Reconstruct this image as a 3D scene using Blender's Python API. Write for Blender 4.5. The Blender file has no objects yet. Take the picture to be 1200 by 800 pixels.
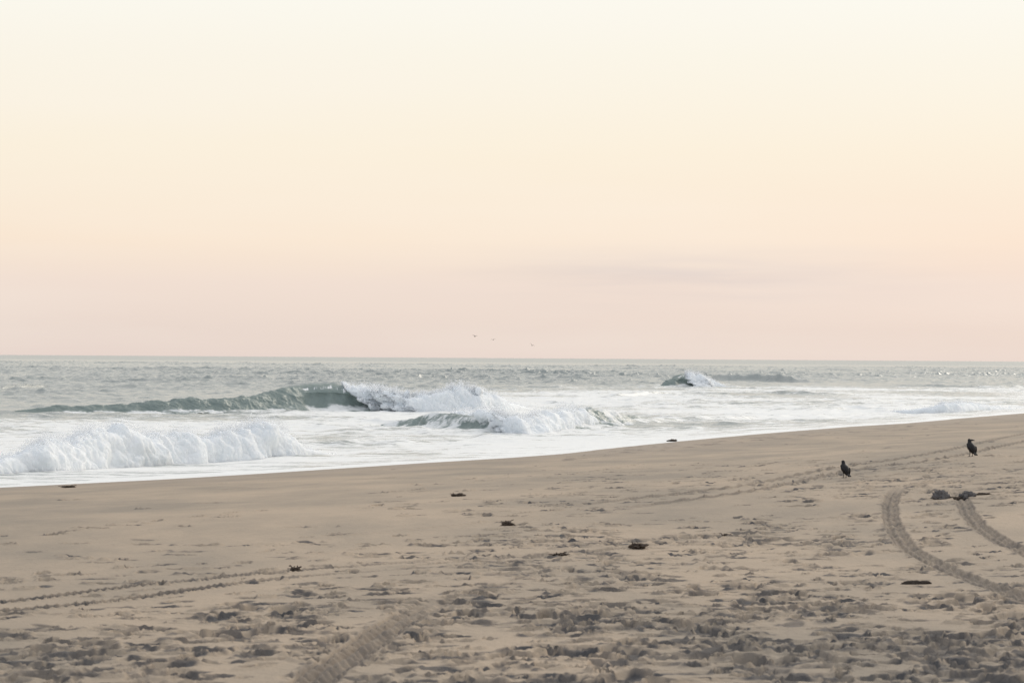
import bpy, bmesh, math, random
import numpy as np
from mathutils import Vector

rng = np.random.default_rng(7)
random.seed(7)
S = bpy.context.scene
COL = S.collection
R = math.radians

# ------------------------------------------------------------------ camera numbers
F = 2833.0                      # focal length in pixels of the 1200 px wide photograph (85 mm)
CAM_H = 4.2
ROLL = 0.0065
PITCH = math.atan(19.2 / F)

def ray(px, py):
    """direction (scaled so that its forward part is 1) through a pixel of the photograph"""
    cx = (np.asarray(px, float) - 600) / F
    cy = (400 - np.asarray(py, float)) / F
    r = cx * math.cos(ROLL) - cy * math.sin(ROLL)
    u = cy * math.cos(ROLL) + cx * math.sin(ROLL)
    dy = math.cos(PITCH) - u * math.sin(PITCH)
    dz = math.sin(PITCH) + u * math.cos(PITCH)
    return r / dy, dz / dy

def on_plane(px, py, z):
    rx, rz = ray(px, py)
    d = (z - CAM_H) / rz
    return rx * d, d

# ------------------------------------------------------------------ numpy gradient noise
_perm = rng.permutation(256)
_perm = np.concatenate([_perm, _perm]).astype(np.int32)
_g3 = rng.normal(size=(256, 3)).astype(np.float32)
_g3 /= np.linalg.norm(_g3, axis=1)[:, None]

def noise3(x, y, z):
    x = np.asarray(x, np.float32); y = np.asarray(y, np.float32); z = np.asarray(z, np.float32)
    x, y, z = np.broadcast_arrays(x, y, z)
    xi = np.floor(x).astype(np.int32); yi = np.floor(y).astype(np.int32); zi = np.floor(z).astype(np.int32)
    xf = x - xi; yf = y - yi; zf = z - zi
    u = xf * xf * xf * (xf * (xf * 6 - 15) + 10)
    v = yf * yf * yf * (yf * (yf * 6 - 15) + 10)
    w = zf * zf * zf * (zf * (zf * 6 - 15) + 10)
    xi &= 255; yi &= 255; zi &= 255
    out = 0
    for a in (0, 1):
        pa = _perm[(xi + a) & 255]
        wa = u if a else 1 - u
        for b in (0, 1):
            pb = _perm[pa + ((yi + b) & 255)]
            wb = v if b else 1 - v
            for c in (0, 1):
                g = _g3[_perm[pb + ((zi + c) & 255)]]
                wc = w if c else 1 - w
                out = out + wa * wb * wc * (g[..., 0] * (xf - a) + g[..., 1] * (yf - b) + g[..., 2] * (zf - c))
    return out * 1.5

def noise2(x, y, seed=0.0):
    return noise3(x, y, np.float32(seed + 0.37))

def fbm2(x, y, oct=4, seed=0.0, gain=0.5):
    s = 0; a = 1.0
    for o in range(oct):
        s = s + a * noise2(x * 2 ** o, y * 2 ** o, seed + 7.3 * o); a *= gain
    return s

def fbm3(x, y, z, oct=4, gain=0.5, billow=False):
    s = 0; a = 1.0
    for o in range(oct):
        n = noise3(x * 2 ** o + 5.1 * o, y * 2 ** o, z * 2 ** o)
        s = s + a * ((np.abs(n) * 2 - 0.6) if billow else n); a *= gain
    return s

def sstep(a, b, x):
    t = np.clip((x - a) / (b - a), 0, 1)
    return t * t * (3 - 2 * t)

# ------------------------------------------------------------------ object helpers
def tag(o, label=None, cat=None, group=None, kind=None):
    if label: o['label'] = label
    if cat: o['category'] = cat
    if group: o['group'] = group
    if kind: o['kind'] = kind
    return o

def link(name, me, mat=None, parent=None):
    o = bpy.data.objects.new(name, me); COL.objects.link(o)
    if mat is not None: me.materials.append(mat)
    if parent is not None: o.parent = parent
    return o

def empty(name, loc, rz=0.0):
    o = bpy.data.objects.new(name, None); COL.objects.link(o)
    o.location = loc; o.rotation_euler = (0, 0, rz); o.empty_display_size = 0.1
    return o

def np_mesh(name, co, quads, smooth=True, attrs=None):
    """co (n,3), quads (m,4) or triangles (m,3)"""
    me = bpy.data.meshes.new(name)
    k = quads.shape[1]
    me.vertices.add(len(co)); me.vertices.foreach_set('co', np.ascontiguousarray(co, np.float32).ravel())
    me.loops.add(quads.size); me.loops.foreach_set('vertex_index', np.ascontiguousarray(quads, np.int32).ravel())
    me.polygons.add(len(quads))
    me.polygons.foreach_set('loop_start', np.arange(0, quads.size, k, dtype=np.int32))
    me.polygons.foreach_set('loop_total', np.full(len(quads), k, np.int32))
    me.polygons.foreach_set('use_smooth', np.full(len(quads), smooth, bool))
    me.update(calc_edges=True)
    for an, av in (attrs or {}).items():
        a = me.attributes.new(an, 'FLOAT', 'POINT')
        a.data.foreach_set('value', np.ascontiguousarray(av, np.float32).ravel())
    return me

def grid_quads(nr, nc, keep=None):
    i = np.arange(nr * nc, dtype=np.int32).reshape(nr, nc)
    q = np.stack([i[:-1, :-1], i[:-1, 1:], i[1:, 1:], i[1:, :-1]], -1).reshape(-1, 4)
    if keep is not None:
        k = (keep[:-1, :-1] & keep[:-1, 1:] & keep[1:, 1:] & keep[1:, :-1]).reshape(-1)
        q = q[k]
    return q

def compact(co, quads, attrs):
    used = np.zeros(len(co), bool); used[quads.ravel()] = True
    idx = np.cumsum(used) - 1
    return co[used], idx[quads].astype(np.int32), {k: v.ravel()[used] for k, v in attrs.items()}

# ------------------------------------------------------------------ materials
def new_mat(name):
    m = bpy.data.materials.new(name); m.use_nodes = True
    nt = m.node_tree
    return m, nt, nt.nodes['Principled BSDF'], nt.nodes['Material Output']

def N(nt, typ, **kw):
    n = nt.nodes.new(typ)
    for k, v in kw.items():
        if k in n.inputs.keys() if isinstance(k, str) else False: n.inputs[k].default_value = v
        else: setattr(n, k, v)
    return n

def math_node(nt, op, a, b=None, c=None, clamp=False):
    n = nt.nodes.new('ShaderNodeMath'); n.operation = op; n.use_clamp = clamp
    for i, v in enumerate((a, b, c)):
        if v is None: continue
        if isinstance(v, (int, float)): n.inputs[i].default_value = v
        else: nt.links.new(v, n.inputs[i])
    return n.outputs[0]

def tex_noise(nt, scale, detail=3, rough=0.5, vec=None, out='Fac'):
    n = nt.nodes.new('ShaderNodeTexNoise')
    n.inputs['Scale'].default_value = scale; n.inputs['Detail'].default_value = detail
    n.inputs['Roughness'].default_value = rough
    if vec is not None: nt.links.new(vec, n.inputs['Vector'])
    return n.outputs[out]

def mapped(nt, scale, rot=(0, 0, 0)):
    tc = nt.nodes.new('ShaderNodeTexCoord'); mp = nt.nodes.new('ShaderNodeMapping')
    mp.inputs['Scale'].default_value = scale; mp.inputs['Rotation'].default_value = rot
    nt.links.new(tc.outputs['Object'], mp.inputs['Vector'])
    return mp.outputs[0]

def mix_rgb(nt, fac, a, b):
    n = nt.nodes.new('ShaderNodeMix'); n.data_type = 'RGBA'
    for sock, v in ((n.inputs[0], fac), (n.inputs[6], a), (n.inputs[7], b)):
        if isinstance(v, (int, float)): sock.default_value = v
        elif isinstance(v, tuple): sock.default_value = (*v, 1) if len(v) == 3 else v
        else: nt.links.new(v, sock)
    return n.outputs[2]

def attr(nt, name):
    n = nt.nodes.new('ShaderNodeAttribute'); n.attribute_name = name
    return n.outputs['Fac']

def ramp(nt, fac, stops):
    n = nt.nodes.new('ShaderNodeValToRGB'); cr = n.color_ramp
    while len(cr.elements) < len(stops): cr.elements.new(0.5)
    for e, (p, c) in zip(cr.elements, stops):
        e.position = p; e.color = (*c, 1) if len(c) == 3 else c
    nt.links.new(fac, n.inputs[0])
    return n.outputs[0]

def srgb(r, g, b):
    f = lambda c: c / 12.92 if c <= 0.04045 else ((c + 0.055) / 1.055) ** 2.4
    return (f(r / 255), f(g / 255), f(b / 255))

# --- sand
def make_sand():
    m, nt, bs, out = new_mat('sand')
    L = nt.links
    obj = mapped(nt, (1, 1, 1))
    fine = tex_noise(nt, 55, 4, 0.65, obj)
    mid = tex_noise(nt, 2.2, 5, 0.6, obj)
    big = tex_noise(nt, 0.22, 5, 0.62, mapped(nt, (1.5, 0.7, 1), (0, 0, R(-62))))
    big = math_node(nt, 'MULTIPLY_ADD', big, 3.4, -1.2, clamp=True)
    dry = mix_rgb(nt, big, (0.495, 0.390, 0.288), (0.310, 0.262, 0.208))
    dry = mix_rgb(nt, math_node(nt, 'MULTIPLY', mid, 0.45), dry, (0.345, 0.284, 0.222))
    # moist sand by the water; sand turned over by feet and tyres, with the dents' shade painted in dark
    churn_shade = math_node(nt, 'MULTIPLY', attr(nt, 'churn_shade'), math_node(nt, 'MULTIPLY_ADD', mid, 1.1, 0.35), clamp=True)
    c = mix_rgb(nt, churn_shade, dry, (0.088, 0.084, 0.085))
    c = mix_rgb(nt, attr(nt, 'wet'), c, (0.30, 0.235, 0.18))
    speck = math_node(nt, 'GREATER_THAN', tex_noise(nt, 26, 2, 0.5, obj), 0.70)
    c = mix_rgb(nt, math_node(nt, 'MULTIPLY', speck, 0.5), c, (0.12, 0.10, 0.08))
    L.new(c, bs.inputs['Base Color'])
    rgh = math_node(nt, 'MULTIPLY_ADD', attr(nt, 'wet'), -0.45, 0.93)
    L.new(rgh, bs.inputs['Roughness'])
    bs.inputs['Specular IOR Level'].default_value = 0.25
    b1 = nt.nodes.new('ShaderNodeBump'); b1.inputs['Strength'].default_value = 0.5; b1.inputs['Distance'].default_value = 0.012
    L.new(fine, b1.inputs['Height'])
    b2 = nt.nodes.new('ShaderNodeBump'); b2.inputs['Strength'].default_value = 0.55; b2.inputs['Distance'].default_value = 0.05
    L.new(tex_noise(nt, 7, 5, 0.6, obj), b2.inputs['Height']); L.new(b1.outputs[0], b2.inputs['Normal'])
    L.new(b2.outputs[0], bs.inputs['Normal'])
    return m

# --- sea water with floating foam
def make_water():
    m, nt, bs, out = new_mat('sea_water')
    L = nt.links
    bs.inputs['Base Color'].default_value = (0.27, 0.30, 0.287, 1)
    bs.inputs['IOR'].default_value = 1.45
    bs.inputs['Roughness'].default_value = 0.10
    L.new(math_node(nt, 'MULTIPLY_ADD', attr(nt, 'ruffle'), 0.11, 0.17), bs.inputs['Roughness'])
    o1 = mapped(nt, (0.8, 1.7, 1.3), (0, 0, R(8)))
    h1 = tex_noise(nt, 2.4, 5, 0.62, o1)
    b1 = nt.nodes.new('ShaderNodeBump'); b1.inputs['Strength'].default_value = 0.7; b1.inputs['Distance'].default_value = 0.11
    L.new(h1, b1.inputs['Height'])
    L.new(b1.outputs[0], bs.inputs['Normal'])
    # foam
    foam = nt.nodes.new('ShaderNodeBsdfPrincipled')
    foam.inputs['Base Color'].default_value = (0.90, 0.90, 0.875, 1); foam.inputs['Roughness'].default_value = 0.6
    fz = mapped(nt, (0.35, 1.0, 0.8), (0, 0, R(12)))
    n1 = tex_noise(nt, 0.75, 6, 0.68, fz)
    n2 = tex_noise(nt, 4.0, 5, 0.65, fz)
    nn = math_node(nt, 'MULTIPLY_ADD', n2, 0.75, math_node(nt, 'SUBTRACT', n1, 0.20))           # about 0.67 on average
    fa = attr(nt, 'foam')
    d = math_node(nt, 'SUBTRACT', math_node(nt, 'MULTIPLY_ADD', fa, 0.75, 0.32), nn)
    mask = math_node(nt, 'MULTIPLY_ADD', d, 7.0, 0.5, clamp=True)
    mask = math_node(nt, 'MULTIPLY', mask, math_node(nt, 'MULTIPLY', fa, 5.0, clamp=True))
    b2 = nt.nodes.new('ShaderNodeBump'); b2.inputs['Strength'].default_value = 0.6; b2.inputs['Distance'].default_value = 0.06
    L.new(tex_noise(nt, 4.5, 5, 0.65, o1), b2.inputs['Height']); L.new(b2.outputs[0], foam.inputs['Normal'])
    mx = nt.nodes.new('ShaderNodeMixShader')
    L.new(mask, mx.inputs[0]); L.new(bs.outputs[0], mx.inputs[1]); L.new(foam.outputs[0], mx.inputs[2])
    L.new(mx.outputs[0], out.inputs['Surface'])
    return m

# --- tumbling white water
def make_foam():
    m, nt, bs, out = new_mat('white_water')
    L = nt.links
    o = mapped(nt, (1, 1, 1))
    n = tex_noise(nt, 1.6, 5, 0.6, o)
    c = mix_rgb(nt, n, (0.84, 0.885, 0.915), (0.94, 0.95, 0.96))
    L.new(c, bs.inputs['Base Color']); bs.inputs['Roughness'].default_value = 0.8
    bs.inputs['Specular IOR Level'].default_value = 0.2
    bs.subsurface_method = 'RANDOM_WALK' if hasattr(bs, 'subsurface_method') else None
    bs.inputs['Subsurface Weight'].default_value = 0.85
    bs.inputs['Subsurface Radius'].default_value = (1, 1, 1); bs.inputs['Subsurface Scale'].default_value = 0.28
    b = nt.nodes.new('ShaderNodeBump'); b.inputs['Strength'].default_value = 0.25; b.inputs['Distance'].default_value = 0.05
    L.new(tex_noise(nt, 5.0, 6, 0.65, o), b.inputs['Height'])
    L.new(b.outputs[0], bs.inputs['Normal'])
    return m

# --- the thin green face of a wave, light coming through it
def make_face():
    m = M_WATER.copy(); m.name = 'wave_face_water'
    nt = m.node_tree
    bs = nt.nodes['Principled BSDF']
    bs.inputs['Base Color'].default_value = (0.30, 0.36, 0.335, 1)
    for l in list(bs.inputs['Roughness'].links): nt.links.remove(l)
    bs.inputs['Roughness'].default_value = 0.34
    mix = [n for n in nt.nodes if n.type == 'MIX_SHADER'][0]
    tr = nt.nodes.new('ShaderNodeBsdfTranslucent'); tr.inputs['Color'].default_value = (0.52, 0.60, 0.57, 1)
    m2 = nt.nodes.new('ShaderNodeMixShader'); m2.inputs[0].default_value = 0.2
    nt.links.new(bs.outputs[0], m2.inputs[1]); nt.links.new(tr.outputs[0], m2.inputs[2]); nt.links.new(m2.outputs[0], mix.inputs[1])
    return m

def simple(name, col, rough=0.6, spec=0.4, bump=0.0, scale=40.0, col2=None):
    m, nt, bs, out = new_mat(name)
    o = mapped(nt, (1, 1, 1))
    n = tex_noise(nt, scale, 4, 0.6, o)
    c = mix_rgb(nt, n, col, col2 or tuple(v * 0.6 for v in col))
    nt.links.new(c, bs.inputs['Base Color'])
    bs.inputs['Roughness'].default_value = rough; bs.inputs['Specular IOR Level'].default_value = spec
    if bump:
        b = nt.nodes.new('ShaderNodeBump'); b.inputs['Distance'].default_value = bump; b.inputs['Strength'].default_value = 0.8
        nt.links.new(n, b.inputs['Height']); nt.links.new(b.outputs[0], bs.inputs['Normal'])
    return m

M_SAND = make_sand()
M_WATER = make_water()
M_FOAM = make_foam()
M_FACE = make_face()
def make_spray():
    m, nt, bs, out = new_mat('fine_spray')
    bs.inputs['Base Color'].default_value = (0.93, 0.94, 0.95, 1); bs.inputs['Roughness'].default_value = 0.9
    tl = nt.nodes.new('ShaderNodeBsdfTranslucent'); tl.inputs['Color'].default_value = (0.93, 0.94, 0.95, 1)
    tp = nt.nodes.new('ShaderNodeBsdfTransparent')
    m1 = nt.nodes.new('ShaderNodeMixShader'); m2 = nt.nodes.new('ShaderNodeMixShader'); m1.inputs[0].default_value = 0.5; m2.inputs[0].default_value = 0.72
    nt.links.new(bs.outputs[0], m1.inputs[1]); nt.links.new(tl.outputs[0], m1.inputs[2])
    nt.links.new(m1.outputs[0], m2.inputs[1]); nt.links.new(tp.outputs[0], m2.inputs[2]); nt.links.new(m2.outputs[0], out.inputs['Surface'])
    return m
M_SPRAY = make_spray()
M_FEATHER = simple('black_feathers', (0.014, 0.011, 0.010), 0.5, 0.35, 0.002, 90)
M_BEAK = simple('black_horn', (0.012, 0.011, 0.011), 0.35, 0.5)
M_EYE = simple('dark_eye', (0.01, 0.006, 0.004), 0.08, 0.6)
M_LEG = simple('dark_scaly_skin', (0.022, 0.020, 0.019), 0.6, 0.4, 0.001, 200)
M_LUMP = simple('damp_dark_lump', (0.21, 0.195, 0.185), 0.95, 0.15, 0.03, 22, (0.11, 0.10, 0.095))
M_WEED = simple('dried_seaweed', (0.15, 0.115, 0.088), 0.85, 0.2, 0.01, 30, (0.07, 0.055, 0.045))
M_WOOD = simple('weathered_wood', (0.10, 0.08, 0.065), 0.85, 0.2, 0.01, 25, (0.04, 0.033, 0.028))
M_GULL = simple('grey_brown_feathers', (0.045, 0.038, 0.034), 0.7, 0.2, 0.002, 30)

# ------------------------------------------------------------------ the shore line in plan
_epx = np.array([0, 100, 200, 300, 400, 500, 600, 660, 700, 800, 900, 1000, 1060, 1100, 1150, 1200], float)
_epy = np.array([571, 566, 561, 555, 548.5, 542, 536, 531.5, 527, 516.5, 507.5, 499.5, 496, 492.5, 488, 484], float)
_ez = np.interp(_epx, [0, 600, 1200], [0.14, 0.22, 0.50])
_sx, _sy = on_plane(_epx, _epy, _ez)
d0 = np.array([_sx[0] - _sx[2], _sy[0] - _sy[2]]); d0 /= np.hypot(*d0)
d1 = np.array([_sx[-1] - _sx[-4], _sy[-1] - _sy[-4]]); d1 /= np.hypot(*d1)
SHX = np.concatenate([[_sx[0] + d0[0] * 90, _sx[0] + d0[0] * 30], _sx, [_sx[-1] + d1[0] * 80, _sx[-1] + d1[0] * 6000]])
SHY = np.concatenate([[_sy[0] + d0[1] * 90, _sy[0] + d0[1] * 30], _sy, [_sy[-1] + d1[1] * 80, _sy[-1] + d1[1] * 6000]])
SHZ = np.concatenate([[0.14, 0.14], _ez, [0.5, 0.5]])

def shore(x, y):
    """signed distance inland of the water's edge (sea negative) and the height of the edge"""
    x = np.asarray(x, np.float32); y = np.asarray(y, np.float32)
    best = np.full(x.shape, 1e12, np.float32); ze = np.zeros(x.shape, np.float32); sg = np.ones(x.shape, np.float32)
    for i in range(len(SHX) - 1):
        ax, ay = SHX[i], SHY[i]; bx, by = SHX[i + 1] - ax, SHY[i + 1] - ay
        l2 = bx * bx + by * by
        t = np.clip(((x - ax) * bx + (y - ay) * by) / l2, 0, 1)
        dx = x - ax - t * bx; dy = y - ay - t * by
        d = dx * dx + dy * dy
        m = d < best - 1e-6
        best = np.where(m, d, best)
        ze = np.where(m, SHZ[i] + t * (SHZ[i + 1] - SHZ[i]), ze)
        sg = np.where(m, np.where(bx * (y - ay) - by * (x - ax) < 0, 1.0, -1.0), sg)
    return np.sqrt(best) * sg, ze

def beach_base(x, y):
    s, ze = shore(x, y)
    t = s / 31.0
    r = (t + 1 - np.sqrt((t - 1) ** 2 + 0.05)) / 2 + 0.0124
    z = np.where(s > 0, ze + (1.7 - ze) * r, ze + 0.085 * s)
    z = z + 0.34 * sstep(3, 14, x) * sstep(8, 26, s)
    z = z + sstep(2, 14, s) * (0.05 * noise2(x * 0.11, y * 0.07, 3.0) + 0.022 * noise2(x * 0.4, y * 0.22, 5.0))
    return z, s

def on_beach(px, py):
    px = np.atleast_1d(np.asarray(px, float)); py = np.atleast_1d(np.asarray(py, float))
    z = np.full(px.shape, 1.6)
    for _ in range(25):
        x, y = on_plane(px, py, z)
        z2, _s = beach_base(x, y)
        z = 0.4 * z + 0.6 * np.asarray(z2, float)
    return x, y, z

# ------------------------------------------------------------------ the beach
def build_beach():
    tn = np.concatenate([np.linspace(-0.8, -0.235, 70, endpoint=False), np.linspace(-0.235, 0.235, 1300, endpoint=False), np.linspace(0.235, 1.2, 110)])
    ys = np.concatenate([np.arange(5, 16, 0.15), np.arange(16, 27, 0.036), np.arange(27, 45, 0.065), np.arange(45, 75, 0.11),
                         np.arange(75, 185, 0.28), np.geomspace(185, 2500, 60)])
    Y = np.repeat(ys[:, None], len(tn), 1).astype(np.float32)
    X = (Y * tn[None, :]).astype(np.float32)
    Z, s = beach_base(X, Y)
    Z = Z.astype(np.float32)
    churn_shade = np.zeros_like(Z); DEN = np.zeros_like(Z); RIM = np.zeros_like(Z); TM = np.zeros_like(Z); churn_shade_t = np.zeros_like(Z)

    def window(x0, x1, y0, y1):
        r0, r1 = np.searchsorted(ys, [y0, y1])
        ym = max(y0, 1)
        lo = min(x0 / y0, x0 / y1); hi = max(x1 / y0, x1 / y1)
        c0, c1 = np.searchsorted(tn, [lo, hi])
        return slice(r0, r1), slice(c0, c1)

    # faint ridges that run along the beach
    Z += sstep(6, 18, s) * 0.012 * noise2(s * 0.9 + 0.4 * noise2(X * 0.1, Y * 0.1, 8.0), (X + Y) * 0.03, 11.0)

    # --- wheel tracks
    def track(pts, width, depth, period, fade=(0.0, 0.0), tread=1.0, dark=0.6, rim=0.5):
        p = np.array(pts, float)
        # smooth the polyline
        t = np.arange(len(p)); tt = np.linspace(0, len(p) - 1, (len(p) - 1) * 8 + 1)
        px = np.interp(tt, t, p[:, 0]); py = np.interp(tt, t, p[:, 1])
        k = np.ones(7) / 7
        pxs = np.convolve(np.pad(px, 3, mode='reflect', reflect_type='odd'), k, 'valid')
        pys = np.convolve(np.pad(py, 3, mode='reflect', reflect_type='odd'), k, 'valid')
        gx, gy, gz = on_beach(pxs, pys)
        ln = np.concatenate([[0], np.cumsum(np.hypot(np.diff(gx), np.diff(gy)))])
        R_ = width * 1.5
        for i in range(len(gx) - 1):
            x0, x1 = sorted((gx[i], gx[i + 1])); y0, y1 = sorted((gy[i], gy[i + 1]))
            rs, cs = window(x0 - R_, x1 + R_, y0 - R_, y1 + R_)
            xx = X[rs, cs]; yy = Y[rs, cs]
            if xx.size == 0: continue
            bx, by = gx[i + 1] - gx[i], gy[i + 1] - gy[i]
            L_ = math.hypot(bx, by) + 1e-9
            tq = ((xx - gx[i]) * bx + (yy - gy[i]) * by) / L_
            side = ((xx - gx[i]) * -by + (yy - gy[i]) * bx) / L_
            ok = (tq >= 0) & (tq < L_)
            al = ln[i] + tq
            fade_k = sstep(0, max(fade[0], 1e-3), al) * sstep(0, max(fade[1], 1e-3), ln[-1] - al)
            side = side + 0.03 * noise2(al * 1.3, side * 0 + 2.0, 4.0)
            q = np.abs(side) / (width / 2)
            bed = -depth * (1 - sstep(0.86, 1.04, q))
            lug = np.sin(2 * math.pi * (al / period + 0.55 * q)) * np.sign(side) if False else np.sin(2 * math.pi * (al + 0.5 * width * q) / period)
            rib = np.cos(q * math.pi * 2.6)
            tr_ = tread * depth * (0.6 * lug + 0.55 * rib) * (1 - sstep(0.8, 1.0, q))
            rims = rim * depth * np.exp(-((q - 1.18) / 0.2) ** 2) * (1 + 0.8 * np.sin(2 * math.pi * al / period + 1.0))
            crumb = 0.5 * depth * noise2(xx * 9, yy * 9, 21.0) * np.exp(-(q / 1.3) ** 4)
            Z[rs, cs] += np.where(ok, fade_k * (bed + tr_ + rims + crumb), 0)
            if width > 0.25 and rim < 0.35: TM[rs, cs] = np.maximum(TM[rs, cs], np.where(ok, fade_k * (1 - sstep(1.0, 1.25, q)), 0))
            churn_shade_t[rs, cs] = np.maximum(churn_shade_t[rs, cs], np.where(ok, fade_k * dark * (1 + 0.7 * noise2(xx * 5, yy * 2.2, 23.0)) * (1 - sstep(0.9, 1.3, q + 0.3 * noise2(xx * 4, yy * 4, 25.0))), 0))  # greyer loosened sand, with the shade of the rut painted in

    TR = [([(1062, 566), (1048, 576), (1043, 588), (1043, 604), (1048, 620), (1060, 637), (1081, 653), (1111, 667), (1151, 683), (1200, 700), (1290, 727)], 0.27, 0.042, 0.45, (4, 0), 0.65, 0.45, 0.12),
          ([(1118, 572), (1126, 583), (1131, 595), (1141, 610), (1158, 625), (1180, 637), (1204, 648), (1290, 684)], 0.27, 0.042, 0.45, (2, 0), 0.65, 0.45, 0.12),
          ([(330, 822), (352, 806), (375, 790), (402, 772), (432, 752), (458, 735), (486, 718), (520, 701), (545, 689)], 0.36, 0.050, 0.24, (0, 4), 0.8, 0.5, 0.15),
          ([(-60, 711), (20, 704), (85, 696), (150, 687), (215, 681), (300, 672), (400, 664), (520, 655), (640, 643)], 0.20, 0.040, 0.13, (0, 7), 0.6, 0.85, 0.3),
          ([(-60, 722), (30, 714), (110, 707), (190, 697), (260, 686), (340, 676), (450, 668), (560, 661)], 0.20, 0.040, 0.13, (0, 5), 0.6, 0.85, 0.3),
          ([(640, 597), (690, 590), (790, 579), (880, 569), (960, 551), (1040, 540), (1090, 532), (1140, 521), (1200, 508), (1290, 492)], 0.34, 0.045, 0.9, (6, 0), 0.7, 0.45),
          ([(690, 600), (740, 594), (870, 578), (950, 562), (1010, 548), (1070, 543), (1130, 533), (1200, 517), (1290, 499)], 0.34, 0.045, 0.9, (6, 0), 0.7, 0.45),
          ([(380, 672), (460, 664), (560, 656), (660, 648), (760, 640), (860, 622)], 0.24, 0.03, 0.7, (5, 5), 0.8, 0.35),
          ([(330, 640), (420, 628), (520, 618), (640, 606), (760, 590)], 0.5, 0.012, 1.5, (6, 6), 0.2, 0.0)]
    for a in TR: track(*a)

    # --- footprints and kicked-up sand
    def stamp(x, y, L_, W_, D_, ang, dark):
        rad = L_ * 1.7
        rs, cs = window(x - rad, x + rad, y - rad, y + rad)
        xx = X[rs, cs] - x; yy = Y[rs, cs] - y
        if xx.size == 0: return
        ca, sa = math.cos(ang), math.sin(ang)
        a = xx * ca + yy * sa; b = -xx * sa + yy * ca
        th = np.arctan2(b, a); k = random.random() * 6.28
        q = np.hypot(a / L_, b / W_) * (1 + 0.16 * np.sin(2 * th + k) + 0.12 * np.sin(3 * th + 2.2 * k) + 0.08 * np.sin(5 * th + k * 3.1))
        dent = -D_ * (1 - sstep(0.68, 1.0, q))
        rim = D_ * random.uniform(0.25, 0.5) * np.exp(-((q - 1.2) / 0.22) ** 2) * (1 + 0.8 * np.cos(th - k))
        DEN[rs, cs] = np.minimum(DEN[rs, cs], dent); RIM[rs, cs] = np.maximum(RIM[rs, cs], rim)
        # damp turned sand plus the print's shade, painted as one dark, slightly offset patch
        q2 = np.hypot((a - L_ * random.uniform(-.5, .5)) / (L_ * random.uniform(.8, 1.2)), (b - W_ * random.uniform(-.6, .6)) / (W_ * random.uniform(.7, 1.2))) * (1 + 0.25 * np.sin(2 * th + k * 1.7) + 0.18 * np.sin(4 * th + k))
        churn_shade[rs, cs] = np.maximum(churn_shade[rs, cs], dark * (1 - sstep(0.75, 1.1, q2)))

    def lump(x, y, r, h, dark):
        rs, cs = window(x - r * 1.5, x + r * 1.5, y - r * 1.5, y + r * 1.5)
        xx = X[rs, cs] - x; yy = Y[rs, cs] - y
        if xx.size == 0: return
        th = np.arctan2(yy, xx); k = random.random() * 6.28
        q = np.hypot(xx / r, yy / (r * random.uniform(0.5, 1))) * (1 + 0.2 * np.sin(2 * th + k) + 0.14 * np.sin(3 * th + k * 2))
        RIM[rs, cs] = np.maximum(RIM[rs, cs], h * (1 - sstep(0.2, 1.0, q)))
        churn_shade[rs, cs] = np.maximum(churn_shade[rs, cs], dark * (1 - sstep(0.7, 1.2, q)))

    def density(px, py):
        """how trodden the beach is, 0..1"""
        d = 0.0
        right = sstep(300, 720, px)
        d += sstep(640, 705, py + 25 * right) * (0.18 + 0.82 * right) * (1 - 0.35 * sstep(745, 800, py))
        d += 0.55 * math.exp(-((px - 300) / 130) ** 2 - ((py - 735) / 34) ** 2)
        d += 0.35 * math.exp(-((px - 100) / 130) ** 2 - ((py - 775) / 25) ** 2)
        d += 0.9 * math.exp(-((px - 1120) / 150) ** 2 - ((py - 562) / 17) ** 2)
        if 545 < py < 640: d += 0.10 * sstep(420, 560, px)
        d += 0.40 * math.exp(-((px - 960) / 70) ** 2 - ((py - 556) / 14) ** 2)
        d += 0.30 * math.exp(-((px - 640) / 120) ** 2 - ((py - 573) / 22) ** 2)
        d += 0.25 * math.exp(-((px - 880) / 90) ** 2 - ((py - 560) / 22) ** 2)
        d += 0.10 * math.exp(-((px - 250) / 200) ** 2 - ((py - 660) / 22) ** 2)
        d += 0.20 * math.exp(-((px - 1050) / 200) ** 2 - ((py - 515) / 12) ** 2)
        d += 0.25 * math.exp(-((px - 920) / 150) ** 2 - ((py - 630) / 18) ** 2)
        d += 0.30 * math.exp(-((px - 600) / 200) ** 2 - ((py - 655) / 14) ** 2)
        if px > 1000 and 590 < py < 670: d *= 0.55
        patch = 0.5 + 1.1 * float(noise2(px * 0.011, py * 0.035, 31.0)) + 0.5 * float(noise2(px * 0.03, py * 0.09, 37.0))
        return d * max(0.06, min(1.0, patch + 0.15)) + 0.006

    cand = []
    tries = 0
    while len(cand) < 3300 and tries < 120000:
        tries += 1
        upper = len(cand) < 950
        px = random.uniform(-60, 1260); py = random.uniform(495, 640) if upper else 600 + 230 * random.random()
        if random.random() < float(density(px, py)): cand.append((px, py))
    cand = np.array(cand)
    gx, gy, gz = on_beach(cand[:, 0], cand[:, 1])
    alongs = math.atan2(d1[1], d1[0])
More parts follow.
